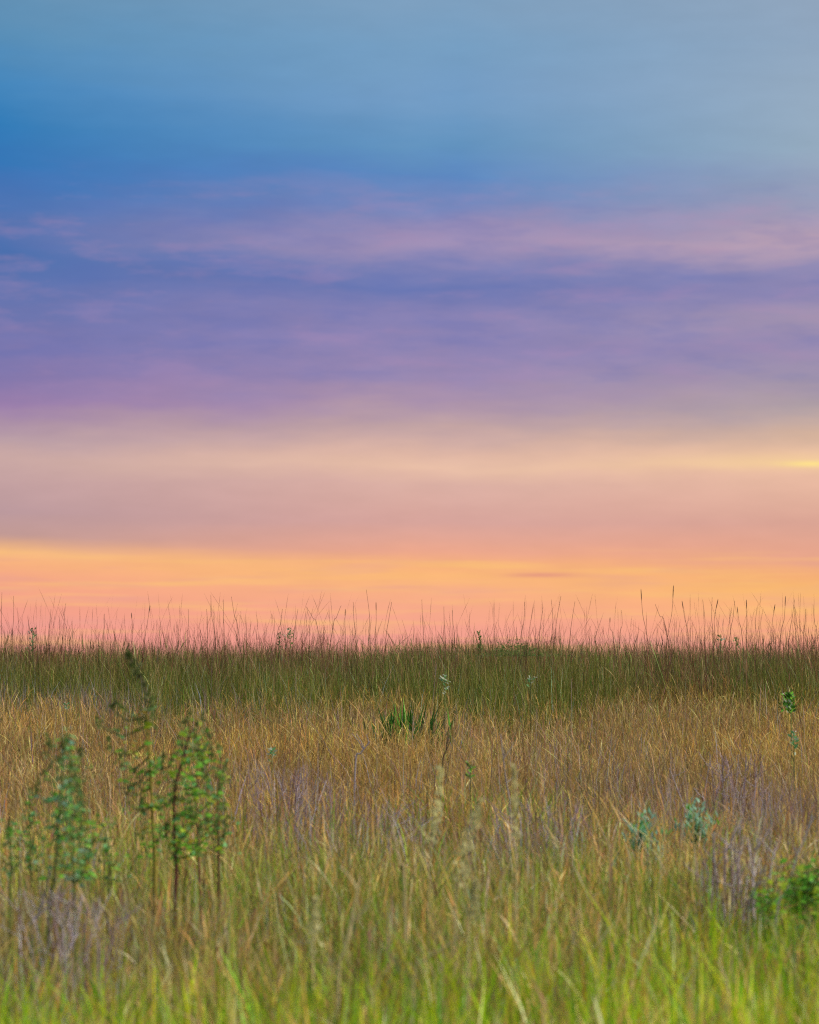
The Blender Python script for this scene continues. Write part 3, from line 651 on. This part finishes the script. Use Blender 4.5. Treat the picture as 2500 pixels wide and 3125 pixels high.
# feathery pale seed heads and leaning straws
def plume(d, px, wpx, label, n=75, mat='straw'):
    pts = stalk_root([at(a, b_, d) for a, b_ in px]); root = empty('grass_plume', pts[0]); tag(root, label, 'grass plume', 'pale feathery grass heads')
    _, ln = tube_part('stem', pts, .0022, .001, SM['straw'], root)
    k = len(ln); spike('plume_head', ln[int(k*.45):], wpx/FPX*d*.8, n, LM['straw'], root, .014)
plume(7.9, [(1310, 2640), (1325, 2540), (1340, 2440), (1345, 2340)], 44, 'pale feathery grass head, upper left of the three near the middle')
plume(8.4, [(1575, 2640), (1572, 2540), (1570, 2440), (1568, 2330)], 24, 'narrow upright pale grass head, rightmost of the three near the middle')
plume(7.6, [(1390, 2760), (1410, 2680), (1435, 2560), (1465, 2440)], 60, 'widest pale feathery grass head, lowest of the three near the middle', 110)
plume(7.2, [(955, 2960), (958, 2880), (962, 2800), (966, 2740)], 36, 'pale blurred grass head left of the long leaning straw', 90)
plume(7.0, [(1430, 2860), (1440, 2790), (1448, 2730), (1452, 2690)], 30, 'pale blurred grass head below the three near the middle', 80)
twig(7.0, [(1033, 2994), (1052, 2900), (1076, 2790), (1101, 2675)], 'long pale straw leaning right in the lower middle', .004, 'straw', 'straw_stalk', 'straw', 'leaning straws')
twig(6.9, [(1262, 3010), (1300, 2930), (1360, 2890), (1420, 2850)], 'pale bent straw at the bottom centre', .0024, 'straw', 'straw_stalk', 'straw', 'leaning straws')
twig(8.0, [(1235, 2700), (1222, 2640), (1205, 2560), (1195, 2520)], 'pale straw leaning left in the lower middle', .003, 'straw', 'straw_stalk', 'straw', 'leaning straws')

# the tallest crest stalks, one by one
LBL_H = 'tall stalk with a dark narrow seed head standing over the crest'
LBL_B = 'tall bare thin stem standing high over the crest'
def crest_stalk(tip, base, head, label, group):
    d = random.uniform(20.9, 22.2)
    t_, b_ = at(*tip, d), at(*base, d)
    dv_ = b_ - t_; g = float(gz(b_.x, d)); k = (b_.z-g)/max(.05, -dv_.z)
    root_p = Vector((b_.x + dv_.x*min(k, 1.6), d, g-.01)); root = empty('grass_stalk', root_p); tag(root, label, 'grass stalk', group)
    bow = Vector((random.gauss(0, .006), 0, 0))
    _, ln = tube_part('stem', [root_p, b_, b_.lerp(t_, .5)+bow, t_], .0019, .0009, SM['brown'], root, 4, 5)
    if head:
        k = len(ln); a = along(ln, .82)
        v_, f = tube([a, a.lerp(t_, .25), a.lerp(t_, .6), a.lerp(t_, .9), t_], [.0009, .0024, .0028, .002, .0006], 6)
        link('seed_head', new_mesh('seed_head', v_-np.array(root_p), f, smooth=True), SM['brown'], root)
S = 1.38
A_ = [((8,80),(5,290),0), ((57,95),(52,280),0), ((215,150),(205,280),0), ((553,165),(556,280),1), ((632,135),(610,280),1), ((440,170),(436,280),0), ((888,90),(905,270),0), ((942,110),(945,270),0), ((975,98),(1005,250),0), ((793,150),(790,280),0), ((870,150),(874,270),0), ((1190,150),(1165,280),0), ((1255,150),(1235,280),0), ((1290,140),(1340,240),0), ((1437,135),(1400,240),0), ((1455,150),(1455,285),1), ((1488,120),(1500,280),0), ((1543,68),(1560,285),0), ((1584,120),(1580,285),1), ((1650,120),(1625,280),0)]
B_ = [((52,110),(60,280),0), ((145,140),(150,280),0), ((180,155),(190,280),0), ((485,120),(470,280),0), ((563,140),(545,285),0), ((597,110),(600,280),0), ((638,95),(610,285),0), ((697,118),(675,280),0), ((845,185),(860,285),1), ((893,155),(885,280),0), ((1035,130),(1080,230),0), ((1148,115),(1175,270),1), ((1235,110),(1245,280),0), ((1275,100),(1280,280),0), ((1300,108),(1285,285),1), ((1370,115),(1350,270),0), ((1380,140),(1402,270),1), ((1419,110),(1420,285),1), ((1465,140),(1460,280),0), ((1540,130),(1525,285),1), ((1584,95),(1560,285),1), ((1622,110),(1600,270),0), ((1668,150),(1660,280),0), ((1700,130),(1720,280),0)]
for X0, lst in ((0, A_), (1250, B_)):
    for tp, bs, hd in lst:
        crest_stalk((X0+tp[0]/S, 1750+tp[1]/S), (X0+bs[0]/S, 1750+bs[1]/S), hd, LBL_H if hd else LBL_B, 'seed headed stalks on the crest' if hd else 'bare stems on the crest')
crest_stalk((1250+975/S, 1750+65/S), (1250+1003/S, 1750+285/S), 1, 'tall dark headed stalk, the left one of the two tallest on the crest', 'two tallest stalks on the crest')
crest_stalk((1250+1112/S, 1750+50/S), (1250+1085/S, 1750+285/S), 1, 'tallest stalk on the crest, right of the tall dark headed one', 'two tallest stalks on the crest')
